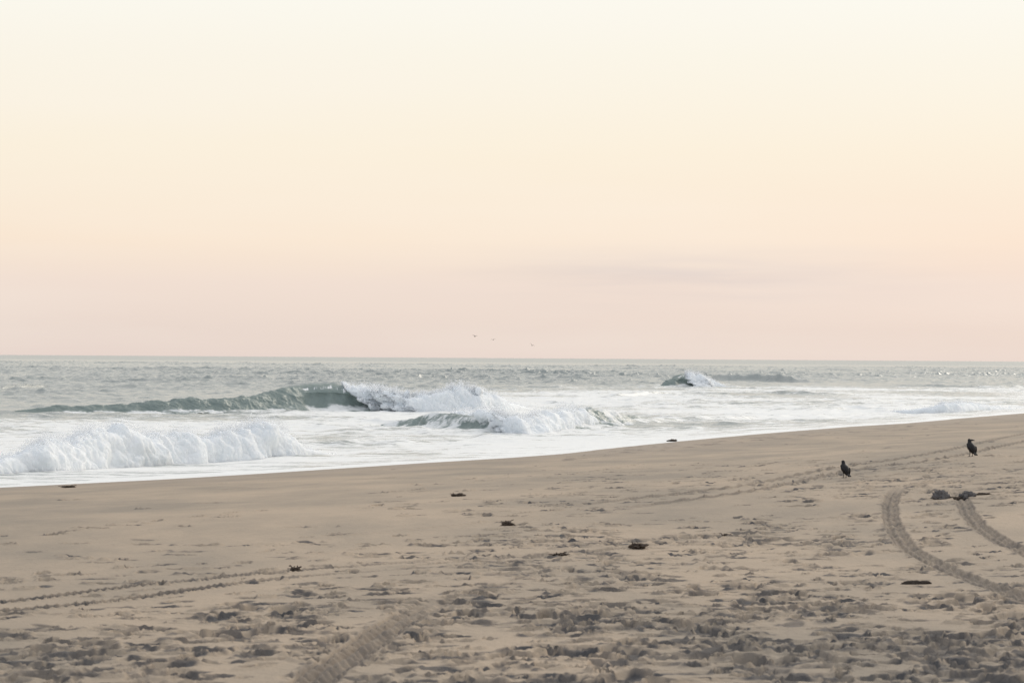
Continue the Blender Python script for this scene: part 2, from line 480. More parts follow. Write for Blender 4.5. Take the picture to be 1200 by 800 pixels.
    for i in range(len(gx)):
        if shore(gx[i], gy[i])[0] < 3: continue
        far = sstep(28, 60, gy[i])
        base = random.choice((0.0, 0.0, alongs, 0.3)) + random.gauss(0, 0.35)
        L_ = random.uniform(0.085, 0.25) * (1 + 0.35 * far); W_ = L_ * random.uniform(0.27, 0.5)
        D_ = random.choice((0.018, 0.026, 0.034, 0.044, 0.056)) * random.uniform(0.8, 1.25)
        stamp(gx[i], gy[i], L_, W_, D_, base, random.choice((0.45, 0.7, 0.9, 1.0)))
        if random.random() < 0.15:
            for _ in range(random.randint(1, 2)):
                lump(gx[i] + random.gauss(0, 0.22), gy[i] + random.gauss(0, 0.22), random.uniform(0.03, 0.09), random.uniform(0.008, 0.028), random.uniform(0.1, 0.8))
    # walked lines: single trails of footprints
    trails = [((410, 643), (475, 628)), ((480, 633), (640, 618)), ((60, 625), (300, 598)), ((250, 665), (380, 648)), ((1088, 636), (1120, 598)),
              ((900, 620), (980, 640)), ((820, 664), (960, 648)), ((0, 683), (60, 672)), ((640, 560), (760, 542)), ((450, 570), (600, 556)), ((1000, 508), (1190, 492))]
    for (ax, ay), (bx, by) in trails:
        x, y, z = on_beach([ax, bx], [ay, by])
        n = max(3, int(math.hypot(x[1] - x[0], y[1] - y[0]) / 0.72))
        dirn = math.atan2(y[1] - y[0], x[1] - x[0])
        for k in range(n + 1):
            t = k / n
            off = 0.11 * (1 if k % 2 else -1)
            if random.random() < 0.25: continue
            stamp(x[0] + (x[1] - x[0]) * t - math.sin(dirn) * off, y[0] + (y[1] - y[0]) * t + math.cos(dirn) * off,
                  0.15, 0.07, random.uniform(0.025, 0.05), dirn + random.gauss(0, 0.1), random.uniform(0.3, 0.7))
    # small crumbs of sand along the brink
    for _ in range(150):
        px = random.uniform(650, 1230); py = float(np.interp(px, _epx, _epy)) + random.uniform(0.5, 9)
        x, y, z = on_beach(px, py)
        lump(float(x[0]), float(y[0]), random.uniform(0.1, 0.35), random.uniform(0.02, 0.07), random.uniform(0.3, 0.9))

    # loose, rough texture of trodden sand
    Z += (np.maximum(DEN, -0.075) + np.minimum(RIM, 0.035) * (1 - 0.85 * sstep(0.006, 0.03, -DEN))) * (1 - 0.92 * TM)
    churn_shade = np.maximum(churn_shade * (1 - 0.85 * TM), churn_shade_t)
    dsty = np.clip(churn_shade, 0, 1)
    Z += (0.009 * noise2(X * 7, Y * 7, 41.0) + 0.005 * noise2(X * 16, Y * 16, 43.0)) * (0.25 + dsty)
    edge = 0.9 * noise2(X * 0.35, Y * 0.22, 51.0) + 0.4 * noise2(X * 1.3, Y * 0.8, 53.0)
    wet = (1 - sstep(1.0, 5.5, s + 2.0 * edge)) * 0.75
    wet = np.maximum(wet, 0.30 * (1 - sstep(5, 11, s + 3.5 * edge)))
    keep = Z > -1.2
    co = np.stack([X, Y, Z], -1).reshape(-1, 3)
    q = grid_quads(len(ys), len(tn), keep)
    co2, q2, at = compact(co, q, {'churn_shade': churn_shade, 'wet': wet})
    me = np_mesh('beach_sand', co2, q2, True, at)
    o = link('beach_sand', me, M_SAND); tag(o, kind='structure')

    def ground(x, y):
        r = np.clip(np.searchsorted(ys, y), 1, len(ys) - 1); c = np.clip(np.searchsorted(tn, x / y), 1, len(tn) - 1)
        return float(np.mean(Z[r - 1:r + 1, c - 1:c + 1]))
    return ground

ground = build_beach()

# ------------------------------------------------------------------ the sea
# unbroken swells and wavelets that stay part of the water surface: pixels along the foot, height in metres, cross width
SWELLS = [
    ([(-60, 459), (0, 457), (60, 454), (110, 455), (190, 460)], [0.2, 0.5, 0.55, 0.4, 0.0], 3.2),
    ([(40, 447), (90, 446), (150, 448)], [0.0, 0.8, 0.0], 3.2),
    ([(828, 446), (845, 446.5), (890, 447), (930, 448), (985, 449)], [0.3, 1.6, 1.7, 1.1, 0.0], 3.0),
    ([(700, 466), (740, 464), (790, 461), (830, 461), (900, 463)], [0.0, 0.35, 0.4, 0.35, 0.0], 1.7),
    ([(590, 474), (640, 473), (690, 474)], [0.0, 0.35, 0.0], 1.3),
    ([(870, 459), (920, 462), (980, 463), (1040, 461)], [0.0, 0.4, 0.45, 0.0], 2.0),
    ([(1000, 452), (1080, 453), (1170, 455), (1260, 455)], [0.0, 0.4, 0.5, 0.3], 2.4),
    ([(740, 492), (800, 493), (870, 491), (940, 488)], [0.1, 0.3, 0.3, 0.0], 1.3),
    ([(930, 482), (1000, 480), (1060, 482)], [0.0, 0.35, 0.1], 1.2),
    ([(-40, 488), (60, 486), (160, 489), (260, 488)], [0.3, 0.25, 0.3, 0.0], 1.0),
    ([(420, 494), (470, 496), (540, 506)], [0.15, 0.4, 0.0], 0.9),
    ([(690, 500), (740, 496), (800, 494)], [0.5, 0.45, 0.0], 1.2),
    ([(200, 437), (300, 438), (420, 437)], [0.0, 0.5, 0.0], 3.5),
    ([(560, 438), (660, 439), (760, 438)], [0.0, 0.5, 0.0], 3.5),
]
# places of churned white water on the surface: pixel, radius across and along in metres, strength
WHITE = [((100, 552), 10, 3.0, 0.9), ((240, 541), 10, 3.5, 0.9), ((330, 530), 8, 4.0, 0.85), ((370, 525), 6, 4, 0.6), ((470, 478), 9, 9, 0.9), ((560, 474), 10, 12, 0.9), ((660, 470), 12, 16, 0.62), ((760, 475), 12, 20, 0.6), ((430, 500), 12, 9, 0.62), ((300, 505), 14, 9, 0.6), ((900, 478), 16, 22, 0.6), ((150, 500), 14, 10, 0.55), ((650, 515), 12, 7, 0.7), ((1050, 470), 16, 30, 0.6),
         ((560, 503), 6, 3.5, 0.9), ((640, 503), 6, 4, 0.9), ((700, 495), 5, 4, 0.7), ((500, 494), 5, 3, 0.6), ((822, 450), 6, 12, 0.9), ((1110, 480), 9, 5, 0.8), ((620, 470), 7, 8, 0.6)]

def build_sea():
    tn = np.concatenate([np.linspace(-0.85, -0.228, 60, endpoint=False), np.linspace(-0.228, 0.228, 1060, endpoint=False), np.linspace(0.228, 0.85, 60)])
    ys = np.concatenate([np.arange(40, 66, 0.6), np.arange(66, 130, 0.20), np.arange(130, 240, 0.28), np.arange(240, 420, 0.36), np.arange(420, 800, 0.75),
                         np.arange(800, 1500, 2.0), np.arange(1500, 4400, 7.0), np.geomspace(4400, 30000, 60)])
    dy = np.gradient(ys)
    Y = np.repeat(ys[:, None], len(tn), 1).astype(np.float32)
    X = (Y * tn[None, :]).astype(np.float32)
    s, ze = shore(X, Y)
    keep0 = s < 3.0
    # chop: short-crested wind waves
    zone = 0.34 + 0.66 * sstep(-75, -190, s)
    zone = zone * sstep(0.0, -12, s) + 0.012
    Z = np.zeros_like(X); DX = np.zeros_like(X); DY = np.zeros_like(X)
    r2 = np.random.default_rng(11)
    near = ys < 4400
    nr = int(near.sum())
    nb = 64
    lam = np.geomspace(0.7, 26.0, nb) * r2.uniform(0.9, 1.1, nb)
    ang = np.where(lam < 7, r2.normal(R(-95), R(60), nb), r2.normal(R(-98), R(30), nb))
    ph = r2.uniform(0, 6.28, nb)
    dx_row = np.maximum(ys[:nr] * 0.00043, 1e-3)
    gustn = (1.0 + 0.55 * noise2(X[:nr] * 0.02, Y[:nr] * 0.012, 61.0)).astype(np.float32)
    for l, a, p in zip(lam, ang, ph):
        k = 2 * math.pi / l
        amp = 0.052 * l / (2 * math.pi)
        if l > 3.5: amp *= (3.5 / l) ** 0.85
        sp = np.maximum(dy[:nr] * abs(math.sin(a)), dx_row * 1.0)
        fade = np.clip(l / (2.6 * sp) - 0.6, 0, 1).astype(np.float32)
        rows = np.nonzero(fade > 0)[0]
        if len(rows) == 0: continue
        r0, r1 = rows[0], rows[-1] + 1
        arg = (k * math.cos(a)) * X[r0:r1] + (k * math.sin(a)) * Y[r0:r1] + p + 1.2 * noise2(X[r0:r1] * 0.05, Y[r0:r1] * 0.05, l)
        f = fade[r0:r1, None] * amp * gustn[r0:r1]
        Z[r0:r1] += f * np.cos(arg)
        sn = np.sin(arg)
        DX[r0:r1] -= f * 0.8 * math.cos(a) * sn; DY[r0:r1] -= f * 0.8 * math.sin(a) * sn
    sg = np.maximum(np.std(Z[:nr], axis=1, keepdims=True), 1e-4)
    Z[:nr] += 0.16 * (Z[:nr] ** 2 / sg - sg) * (Z[:nr] > -2 * sg)
    Z *= zone; DX *= zone; DY *= zone
    for pts, hs, w in SWELLS:
        p = np.array(pts, float)
        x, y = on_plane(p[:, 0], p[:, 1], 0.0)
        tt = np.linspace(0, 1, 60); t = np.linspace(0, 1, len(p))
        xx = np.interp(tt, t, x); yy = np.interp(tt, t, y); hh = np.interp(tt, t, hs)
        k = np.ones(9) / 9
        yy = np.convolve(np.pad(yy, 4, mode='edge'), k, 'valid'); hh = np.convolve(np.pad(hh, 4, mode='edge'), k, 'valid')
        r0, r1 = np.searchsorted(ys, [y.min() - 8 * w - 6, y.max() + 10 * w + 6])
        A = np.interp(X[r0:r1], xx, hh, left=0, right=0)
        A = 0.8 * A * np.clip(1 + 0.8 * noise2(X[r0:r1] * 0.18, Y[r0:r1] * 0.03, 71.0) + 0.4 * noise2(X[r0:r1] * 0.7, Y[r0:r1] * 0.2, 73.0), 0.1, 2)
        v = np.interp(X[r0:r1], xx, yy) + 0.8 * w * noise2(X[r0:r1] * 0.12, X[r0:r1] * 0 + 0.5, w) + w - Y[r0:r1]
        Z[r0:r1] += A * np.where(v < 0, np.exp(-(v / (2.6 * w)) ** 2), np.exp(-(v / (0.75 * w)) ** 2))
    # the wash that runs up the beach
    Z += ze * sstep(-13, 0, s) + np.where(s > 0, 0.03 * s, 0) * 0
    Z += 0.05 * sstep(-16, -5, s) * (1 - sstep(-5, -1, s)) * (0.5 + noise2(X * 0.25, Y * 0.25, 81.0))
    edge = 0.9 * noise2(X * 0.16, Y * 0.10, 91.0) + 0.45 * noise2(X * 0.5, Y * 0.4, 93.0)
    Z -= 0.12 * sstep(-0.2, 1.6, s + 1.2 * edge + 0.4)        # the lacy front edge
    # floating foam
    foam = 0.20 + 0.52 * sstep(-135, -62, s + 1.1 * X)
    foam *= (0.75 + 0.5 * noise2(X * 0.06, Y * 0.05, 97.0)) * (1 - 0.65 * sstep(330, 430, Y))
    foam = np.maximum(foam, 0.52 * sstep(-16, -5, s + 2 * edge) )
    foam = np.maximum(foam, sstep(-2.2, -0.8, s + edge))
    for (pp, rx, ry, st) in WHITE:
        x, y = on_plane(pp[0], pp[1], 0.0)
        r0, r1 = np.searchsorted(ys, [y - 3 * ry, y + 3 * ry])
        e = ((X[r0:r1] - x) / rx) ** 2 + ((Y[r0:r1] - y) / ry) ** 2
        foam[r0:r1] = np.maximum(foam[r0:r1], st * np.exp(-e * 0.9))
    foam = np.where(Y > 600, 0, foam)
    co = np.stack([X + DX, Y + DY, Z], -1).reshape(-1, 3)
    q = grid_quads(len(ys), len(tn), keep0)
    co, q, at = compact(co, q, {'foam': np.clip(foam, 0, 1), 'ruffle': sstep(1200, 3000, Y)})
    o = link('sea_water', np_mesh('sea_water', co, q, True, at), M_WATER); tag(o, kind='structure')

build_sea()

# ------------------------------------------------------------------ breaking waves
def resample(pts, n):
    p = np.array(pts, float)
    # Catmull-Rom through the points
    P = np.vstack([2 * p[0] - p[1], p, 2 * p[-1] - p[-2]])
    out = []
    tt = np.linspace(0, len(p) - 1 - 1e-6, n)
    for t in tt:
        i = int(t); f = t - i
        a, b, c, d = P[i], P[i + 1], P[i + 2], P[i + 3]
        out.append(0.5 * (2 * b + (c - a) * f + (2 * a - 5 * b + 4 * c - d) * f * f + (3 * b - a - 3 * c + d) * f ** 3))
    return np.array(out)

PLAIN = resample([(-5.2, -.3), (-4.0, .0), (-3.2, .2), (-2.5, .46), (-1.9, .75), (-1.45, .95), (-1.15, 1.0), (-1.02, .97), (-.9, .88), (-.8, .78), (-.7, .67), (-.6, .56), (-.5, .46), (-.4, .36), (-.28, .26), (-.12, .16), (.08, .08), (.35, .01), (.9, -.12)], 96)
CURL = resample([(-5.2, -.3), (-4.0, .0), (-3.2, .2), (-2.5, .46), (-1.9, .76), (-1.4, .96), (-1.0, 1.02), (-.62, .97), (-.36, .83), (-.24, .68), (-.36, .70), (-.58, .77), (-.82, .74), (-.98, .58), (-.98, .38), (-.82, .22), (-.5, .10), (0, .02), (.7, -.12)], 96)
PLAIN[:, 0] = np.where(PLAIN[:, 0] > -1.15, (PLAIN[:, 0] + 1.15) * 1.7 - 1.15, PLAIN[:, 0])
MOUND = resample([(-5.0, -.3), (-3.6, .05), (-2.6, .38), (-1.9, .72), (-1.4, .93), (-1.0, 1.0), (-.68, .96), (-.42, .84), (-.24, .66), (-.12, .46), (-.04, .26), (.05, .08), (.2, -.15)], 84)

def path_of(rows, n, k=9):
    """rows of (px, foot py, top py): smooth path in plan and heights"""
    r = np.array(rows, float)
    x, y = on_plane(r[:, 0], r[:, 1], 0.0)
    A = (r[:, 1] - r[:, 2]) / F * y
    t = np.linspace(0, 1, n)
    tr = (x - x[0]) / (x[-1] - x[0])
    X = np.interp(t, tr, x); Y = np.interp(t, tr, y); H = np.interp(t, tr, A)
    def sm(a):
        w = max(3, int(n / 40)) | 1
        return np.convolve(np.pad(a, w // 2, mode='edge'), np.ones(w) / w, 'valid')
    X, Y, H = X, sm(Y), sm(H)
    tx = np.gradient(X); ty = np.gradient(Y); l = np.hypot(tx, ty)
    nx, ny = 0.3 * ty / l, -tx / l      # towards the beach
    l = np.hypot(nx, ny); nx, ny = nx / l, ny / l
    pxs = np.interp(t, tr, r[:, 0])
    return X, Y, H, nx, ny, pxs

def sweep(X, Y, H, nx, ny, prof):
    """prof (n,m,2) in units of H -> points (n,m,3)"""
    v = prof[..., 0] * H[:, None]; z = prof[..., 1] * np.maximum(H[:, None], 0.02)
    return np.stack([X[:, None] + nx[:, None] * v, Y[:, None] + ny[:, None] * v, z], -1)

def normals(P):
    a = np.gradient(P, axis=0); b = np.gradient(P, axis=1)
    n = np.cross(a, b); n /= np.linalg.norm(n, axis=-1, keepdims=True) + 1e-9
    return n

def wave_face(root, rows, brk, n, ripple=0.05, lace=1.0, seed=0.0, scum=0.0):
    X, Y, H, nx, ny, pxs = path_of(rows, n)
    kb = 1 - sstep(0.1, 0.5, np.interp(pxs, *zip(*brk)))
    H = H * (1 + (0.08 + 0.22 * kb) * noise2(X * 0.22, X * 0 + seed, 1.0) + (0.05 + 0.10 * kb) * noise2(X * 0.9, X * 0 + seed, 2.0))
    b = np.interp(pxs, *zip(*brk))[:, None, None]
    b = np.clip(b + 0.22 * noise2(X * 0.9, X * 0, seed)[:, None, None] * sstep(0.05, 0.3, b), 0, 1.05)
    prof = PLAIN[None] * (1 - b) + CURL[None] * b
    P = sweep(X, Y, H, nx, ny, prof)
    nrm = normals(P)
    m = prof.shape[1]
    t = np.linspace(0, 1, m)[None, :]
    u = X[:, None]
    # ripples that run up and across the face
    x_, y_, z_ = P[..., 0], P[..., 1], P[..., 2]
    b2 = b[..., 0]
    rp = fbm3(x_ * 0.45, y_ * 0.8, z_ * 0.9 + seed, 5, 0.6)
    rp = ripple * rp * (2.4 - 1.3 * sstep(0.0, 0.5, b2))
    amp = np.clip(H[:, None] / 0.7, 0.3, 1.2)
    P = P - nrm * (amp * rp)[..., None]
    bb = b[..., 0]
    lip = np.exp(-((t - 0.50) / 0.055) ** 2)
    edge_n = 0.018 * noise3(u * 1.1, t * 0, seed) + 0.012 * noise3(u * 4.0, t * 0, seed + 2)
    lip = np.exp(-((t - 0.44 - edge_n) / 0.035) ** 2)
    streak = np.clip(0.35 + 1.1 * noise3(u * 5.0, t * 4.0, seed) + 0.8 * noise3(u * 13.0, t * 7, seed + 3), 0, 1)
    foam = lace * sstep(0.12, 0.4, bb) * (0.52 * lip * (0.25 + streak) + 0.36 * streak * np.exp(-((t - 0.52) / 0.08) ** 2))
    foam = np.maximum(foam, 0.30 * sstep(0.3, 0.0, t) * np.ones_like(u))
    foam = np.maximum(foam, 0.62 * sstep(0.70, 0.90, t) * (0.8 + 0.9 * noise3(x_ * 0.4, y_ * 0.7, z_ + seed)))
    if scum:
        foam = np.maximum(foam, scum * (0.75 + 0.5 * noise3(x_ * 0.5, y_ * 0.8, z_ + seed)))
    me = np_mesh('wave_face', P.reshape(-1, 3) - np.array(root.location), grid_quads(n, m)[:, ::-1], True, {'foam': np.clip(foam, 0, 1) * np.ones_like(P[..., 0])})
    return link('wave_face', me, M_FACE, root)

def hm0(H): return float(np.max(H))

def foam_roll(root, rows, n, rough=1.0, seed=0.0, spray=2500, drop=0.035, top_wave=0.22, lean=0.0, t0=1.4, t1=1.4):
    X, Y, H, nx, ny, pxs = path_of(rows, n)
    H = H * (1 + top_wave * noise2(X * 0.7, X * 0 + seed, 4.0) + 0.6 * top_wave * noise2(X * 2.1, X * 0 + seed, 6.0))
    H = H * (0.05 + 0.95 * sstep(0, t0 * hm0(H), X - X[0]) ** 0.6) * (0.05 + 0.95 * sstep(0, t1 * hm0(H), X[-1] - X) ** 0.6)
    P = sweep(X, Y, H, nx, ny, np.repeat(MOUND[None], n, 0))
    m = MOUND.shape[0]
    if lean:
        lf = 1 - sstep(0, 6.0 * abs(lean), X - X[0])
        P[..., 0] += lean * lf[:, None] * np.clip(hm0(H) - P[..., 2], 0, None) * (1 + 0.45 * noise3(P[..., 2] * 2.2, X[:, None] * 0.5, seed) + 0.2 * noise3(P[..., 2] * 6, X[:, None] * 2, seed))
    nrm = -normals(P)
    t = np.linspace(0, 1, m)[None, :]
    hm = float(np.max(H))
    k = 1.55 / hm
    x, y, z = P[..., 0] * k, P[..., 1] * k, P[..., 2] * k + seed
    big = fbm3(x * 0.55, y * 0.55, z * 0.55, 2, 0.5)
    bil = fbm3(x * 1.7 + 0.6 * z, y * 1.7, z * 1.3, 5, 0.56, True)
    amp = H[:, None] * sstep(0.02, 0.25, t) * (1 - 0.55 * sstep(0.86, 1.0, t))
    D = rough * amp * (0.30 * big + 0.085 * bil)
    P = P + nrm * D[..., None]
    P[..., 2] += rough * amp * 0.015 * noise3(x * 9, y * 9, z * 9)
    q = grid_quads(n, m)[:, ::-1]
    o = link('foam_roll', np_mesh('foam_roll', P.reshape(-1, 3) - np.array(root.location), q, True), M_FOAM, root)
    # flying drops over the crest and in front of it
    r3 = np.random.default_rng(int(seed * 10) + 5)
    wgt = np.clip(H, 0, None) ** 1.5; wgt /= wgt.sum()
    spray = int(spray * 1.6); drop *= 0.9
    iu = r3.choice(n, spray, p=wgt)
    it = np.clip(r3.normal(0.40, 0.06, spray), 0.2, 0.6); ii = (it * (m - 1)).astype(int)
    C = P[iu, ii]
    up = np.abs(r3.normal(0, 0.085, spray)) * H[iu]
    C = C + nrm[iu, ii] * up[:, None] * 0.9
    C[:, 2] += up * 0.9
    C[:, :2] += r3.normal(0, 0.06, (spray, 2))
    sz = drop * r3.lognormal(0, 0.5, spray) * np.clip(1.3 - 3.5 * up / np.maximum(H[iu], .1), 0.35, 1.3)
    drops(root, C, sz, r3)
    return o

OCT = np.array([(1, 0, 0), (-1, 0, 0), (0, 1, 0), (0, -1, 0), (0, 0, 1), (0, 0, -1)], float)
OCTF = np.array([(0, 2, 4), (2, 1, 4), (1, 3, 4), (3, 0, 4), (2, 0, 5), (1, 2, 5), (3, 1, 5), (0, 3, 5)])

def drops(root, C, sz, r3):
    n = len(C)
    jit = 1 + r3.normal(0, 0.3, (n, 6, 1))
    V = C[:, None, :] + OCT[None] * sz[:, None, None] * jit * np.array([1.2, 1, 0.9])
    Fc = (OCTF[None] + (np.arange(n) * 6)[:, None, None]).reshape(-1, 3)
    o = link('spray', np_mesh('spray', V.reshape(-1, 3) - np.array(root.location), Fc, True), M_SPRAY, root)
    tag(o, kind='stuff')
    return o

def wave_root(px, py, label):
    x, y = on_plane(px, py, 0.0)
    r = empty('breaking_wave', (float(x), float(y), 0.0))
    tag(r, label, 'wave', 'waves breaking along the shore')
    return r

# the tall green wave that curls over in the middle
w = wave_root(390, 482, 'tallest wave, its dark green face curling over beside tumbling foam')
wave_face(w, [(10, 484, 482.5), (70, 483.8, 476), (130, 483.5, 471.5), (200, 483.2, 469), (260, 482.8, 467), (310, 482, 463), (335, 481.5, 456), (360, 481, 451.5), (385, 481, 449.5), (410, 481, 452), (440, 481, 460), (470, 481, 472)],
          [(10, 0), (230, 0.0), (290, 0.08), (330, 0.22), (360, 0.36), (390, 0.50), (430, 0.7), (470, 0.7)], 1000, 0.075, 1.0, 3.0)
foam_roll(w, [(384, 480, 453), (396, 481, 450.5), (410, 481, 453), (430, 482, 457), (470, 483, 461), (505, 483, 462), (530, 483, 458), (548, 483, 455), (566, 483, 457), (590, 482, 466), (612, 480, 473), (632, 478, 476)], 620, 0.9, 5.0, 4200, 0.04, lean=1.7, t0=0.7, top_wave=0.12)
# the low roller in front of it
w = wave_root(610, 508, 'low roller of white foam before the tallest wave, dull green at both ends')
wave_face(w, [(446, 499, 497.5), (470, 500, 491), (500, 502, 486), (540, 504.5, 486), (600, 507, 489), (650, 505, 485), (690, 500, 478.5), (712, 498, 479.5), (735, 496, 485), (765, 494.5, 490), (800, 493, 491.5)],
          [(446, 0), (480, 0.1), (510, 0.3), (560, 0.3), (690, 0.15), (720, 0), (800, 0)], 560, 0.075, 1.2, 7.0, 0.66)
foam_roll(w, [(488, 493, 486), (505, 496, 482), (525, 501, 484), (545, 505, 484), (570, 508, 484), (605, 508.5, 487), (640, 507, 485.5), (665, 504, 483), (690, 501, 481), (704, 499, 483), (716, 497, 490)], 560, 0.95, 9.0, 3200, 0.03, lean=1.8)
# the bore nearest the beach
w = wave_root(190, 546, 'broad bank of white foam at the left, rolling in nearest to the sand')
foam_roll(w, [(-60, 562, 538), (-20, 560, 533), (0, 559, 533), (30, 557, 529), (60, 556, 523), (95, 553.5, 517), (125, 551, 511), (155, 548, 506), (185, 546, 508), (215, 544, 510), (250, 542, 509), (280, 541, 506), (308, 539.5, 494), (328, 538.5, 489.5), (346, 537.5, 493), (364, 536, 507), (384, 534, 520), (402, 532, 529)], 1100, 1.0, 13.0, 5200, 0.020, top_wave=0.10, t1=1.8)
# the far wave on the right
w = wave_root(815, 453, 'small far wave curling over with white spray, well beyond the foam near the shore')
wave_face(w, [(774, 453, 451), (784, 453, 444), (794, 453, 439.5), (806, 453, 437.2), (814, 453, 438.5), (822, 453, 442), (832, 453, 449)],
          [(774, 0), (786, 0.15), (798, 0.35), (832, 0.45)], 260, 0.07, 0.9, 15.0)
foam_roll(w, [(794, 453.3, 440.5), (802, 453.3, 437), (811, 453.3, 437), (822, 453.3, 440), (834, 453.3, 445), (845, 453.3, 449), (856, 453.3, 452)], 240, 0.8, 17.0, 1500, 0.05, 0.1, lean=1.3, t0=0.8, t1=1.0)
# the soft spilling wave near the right edge
w = wave_root(1115, 484, 'faint low wave spilling white at the right edge of the sea')
foam_roll(w, [(1030, 483, 481.5), (1066, 484, 480), (1090, 485, 476.5), (1110, 485, 473), (1130, 484.5, 471), (1145, 483.5, 472.5), (1165, 482.5, 476), (1190, 481, 478.5), (1230, 480, 479)], 420, 0.5, 19.0, 800, 0.03, 0.10)

# ------------------------------------------------------------------ birds
def loft(rings, seg=18):
    """rings of (centre, axis a, radius a, axis b, radius b) -> closed mesh"""
    vs = []; fs = []
    for (c, a, ra, b, rb) in rings:
        for k in range(seg):
            t = 2 * math.pi * k / seg
            vs.append(Vector(c) + Vector(a) * (ra * math.cos(t)) + Vector(b) * (rb * math.sin(t)))
    for i in range(len(rings) - 1):
        for k in range(seg):
            k2 = (k + 1) % seg
            fs.append((i * seg + k, i * seg + k2, (i + 1) * seg + k2, (i + 1) * seg + k))
    n = len(vs)
    vs.append(Vector(rings[0][0])); vs.append(Vector(rings[-1][0]))
    for k in range(seg):
        k2 = (k + 1) % seg
        fs.append((n, k2, k)); fs.append((n + 1, (len(rings) - 1) * seg + k, (len(rings) - 1) * seg + k2))
    me = bpy.data.meshes.new('loft'); me.from_pydata([tuple(v) for v in vs], [], fs)
    me.polygons.foreach_set('use_smooth', [True] * len(me.polygons)); me.update()
    return me

def spine_rings(pts):
    """pts (x, z, radius across, radius in the spine plane, y offset)"""
    rings = []
    for i, p in enumerate(pts):
        a = pts[max(i - 1, 0)]; b = pts[min(i + 1, len(pts) - 1)]
        t = Vector((b[0] - a[0], 0, b[1] - a[1])).normalized()
        rings.append(((p[0], p[4] if len(p) > 4 else 0, p[1]), (0, 1, 0), p[2], (-t.z, 0, t.x), p[3]))
    return rings

def crow(loc, yaw, scale, head_yaw, label):
    root = empty('crow', loc, yaw); root.scale = (scale * 1.10, scale * 1.24, scale * 1.08)
    tag(root, label, 'bird', 'black crows standing on the sand')
    # body with neck and head, one continuous surface; the bird faces +x
    pts = [(-0.088, 0.098, .010, .008), (-0.078, 0.115, .024, .018), (-0.060, 0.145, .050, .042), (-0.034, 0.175, .066, .060), (-0.006, 0.207, .074, .069), (0.016, 0.238, .068, .064),
           (0.030, 0.266, .056, .053), (0.038, 0.291, .042, .040), (0.042, 0.312, .031, .032), (0.046, 0.332, .030, .034), (0.049, 0.348, .027, .031), (0.050, 0.361, .018, .021), (0.050, 0.367, .006, .008)]
    body = link('body', loft(spine_rings(pts), 24), M_FEATHER, root)
    # tail: a fan of long feathers
    me = loft([((-0.070, 0, 0.128), (0, 1, 0), .026, (0.7, 0, -.7), .012), ((-0.097, 0, 0.104), (0, 1, 0), .034, (0.8, 0, -.6), .010), ((-0.120, 0, 0.080), (0, 1, 0), .041, (0.85, 0, -.5), .007), ((-0.137, 0, 0.060), (0, 1, 0), .036, (0.85, 0, -.5), .004)], 16)
    link('tail', me, M_FEATHER, root)
    for s in (-1, 1):
        # folded wing lying along the flank
        w_ = loft([((0.020, s * .050, 0.276), (0.5, 0, 0.87), .010, (0, 1, 0), .012), ((0.008, s * .066, 0.252), (0.87, 0, .5), .040, (0, 1, 0), .014), ((-0.022, s * .069, 0.206), (0.87, 0, -.3), .046, (0, 1, 0), .014),
                  ((-0.056, s * .056, 0.150), (0.85, 0, -.5), .036, (0, 1, 0), .012), ((-0.088, s * .030, 0.098), (0.85, 0, -.5), .022, (0, 1, 0), .008), ((-0.112, s * .016, 0.085), (0.85, 0, -.5), .008, (0, 1, 0), .004)], 14)
        link('wing', w_, M_FEATHER, root)
        # leg: feathered thigh, thin shank, three toes forward and one back
        bm = bmesh.new()
        def seg(a, b, r0, r1):
            a = Vector(a); b = Vector(b)
            q = (b - a).to_track_quat('Z', 'Y')
            g = bmesh.ops.create_cone(bm, cap_ends=True, segments=10, radius1=r0, radius2=r1, depth=(b - a).length)
            bmesh.ops.rotate(bm, verts=g['verts'], cent=(0, 0, 0), matrix=q.to_matrix())
            bmesh.ops.translate(bm, verts=g['verts'], vec=(a + b) / 2)
        y = s * 0.030
        seg((-0.012, y, 0.165), (0.000, y, 0.098), .024, .011)
        seg((0.000, y, 0.100), (-0.008, y, 0.070), .010, .006)
        seg((-0.008, y, 0.072), (0.004, y, 0.006), .0055, .005)
        for ta in (-0.5, 0.0, 0.5):
            seg((0.002, y, 0.007), (0.002 + 0.042 * math.cos(ta), y + 0.042 * math.sin(ta), 0.003), .005, .002)
        seg((0.002, y, 0.007), (-0.026, y, 0.003), .005, .002)
        me = bpy.data.meshes.new('leg'); bm.to_mesh(me); bm.free()
        link('leg', me, M_LEG, root)
    ch, sh = math.cos(head_yaw), math.sin(head_yaw)
    cx, cz = 0.047, 0.338
    def hp(f, l, u): return (cx + ch * f - sh * l, sh * f + ch * l, cz + u)
    side = (-sh, ch, 0)
    fwd = (ch, sh, 0)
    beak = loft([(hp(0.018, 0, 0.002), side, .015, (0, 0, 1), .020), (hp(0.046, 0, 0.001), side, .012, (0, 0, 1), .017), (hp(0.074, 0, -0.002), side, .007, (0, 0, 1), .011), (hp(0.094, 0, -0.008), side, .001, (0, 0, 1), .003)], 12)
    link('beak', beak, M_BEAK, root)
    drop_z = -0.032
    for s in (-1, 1):
        e = loft([(hp(0.014 + d, s * 0.0265 , 0.008), side, .0001 + r, (0, 0, 1), r) for d, r in ((-.005, .001), (-.003, .004), (0, .005), (.003, .004), (.005, .001))], 10)
        link('eye', e, M_EYE, root)
    for ch_ in root.children:
        if not ch_.name.startswith('leg'): ch_.location.z = drop_z
    return root

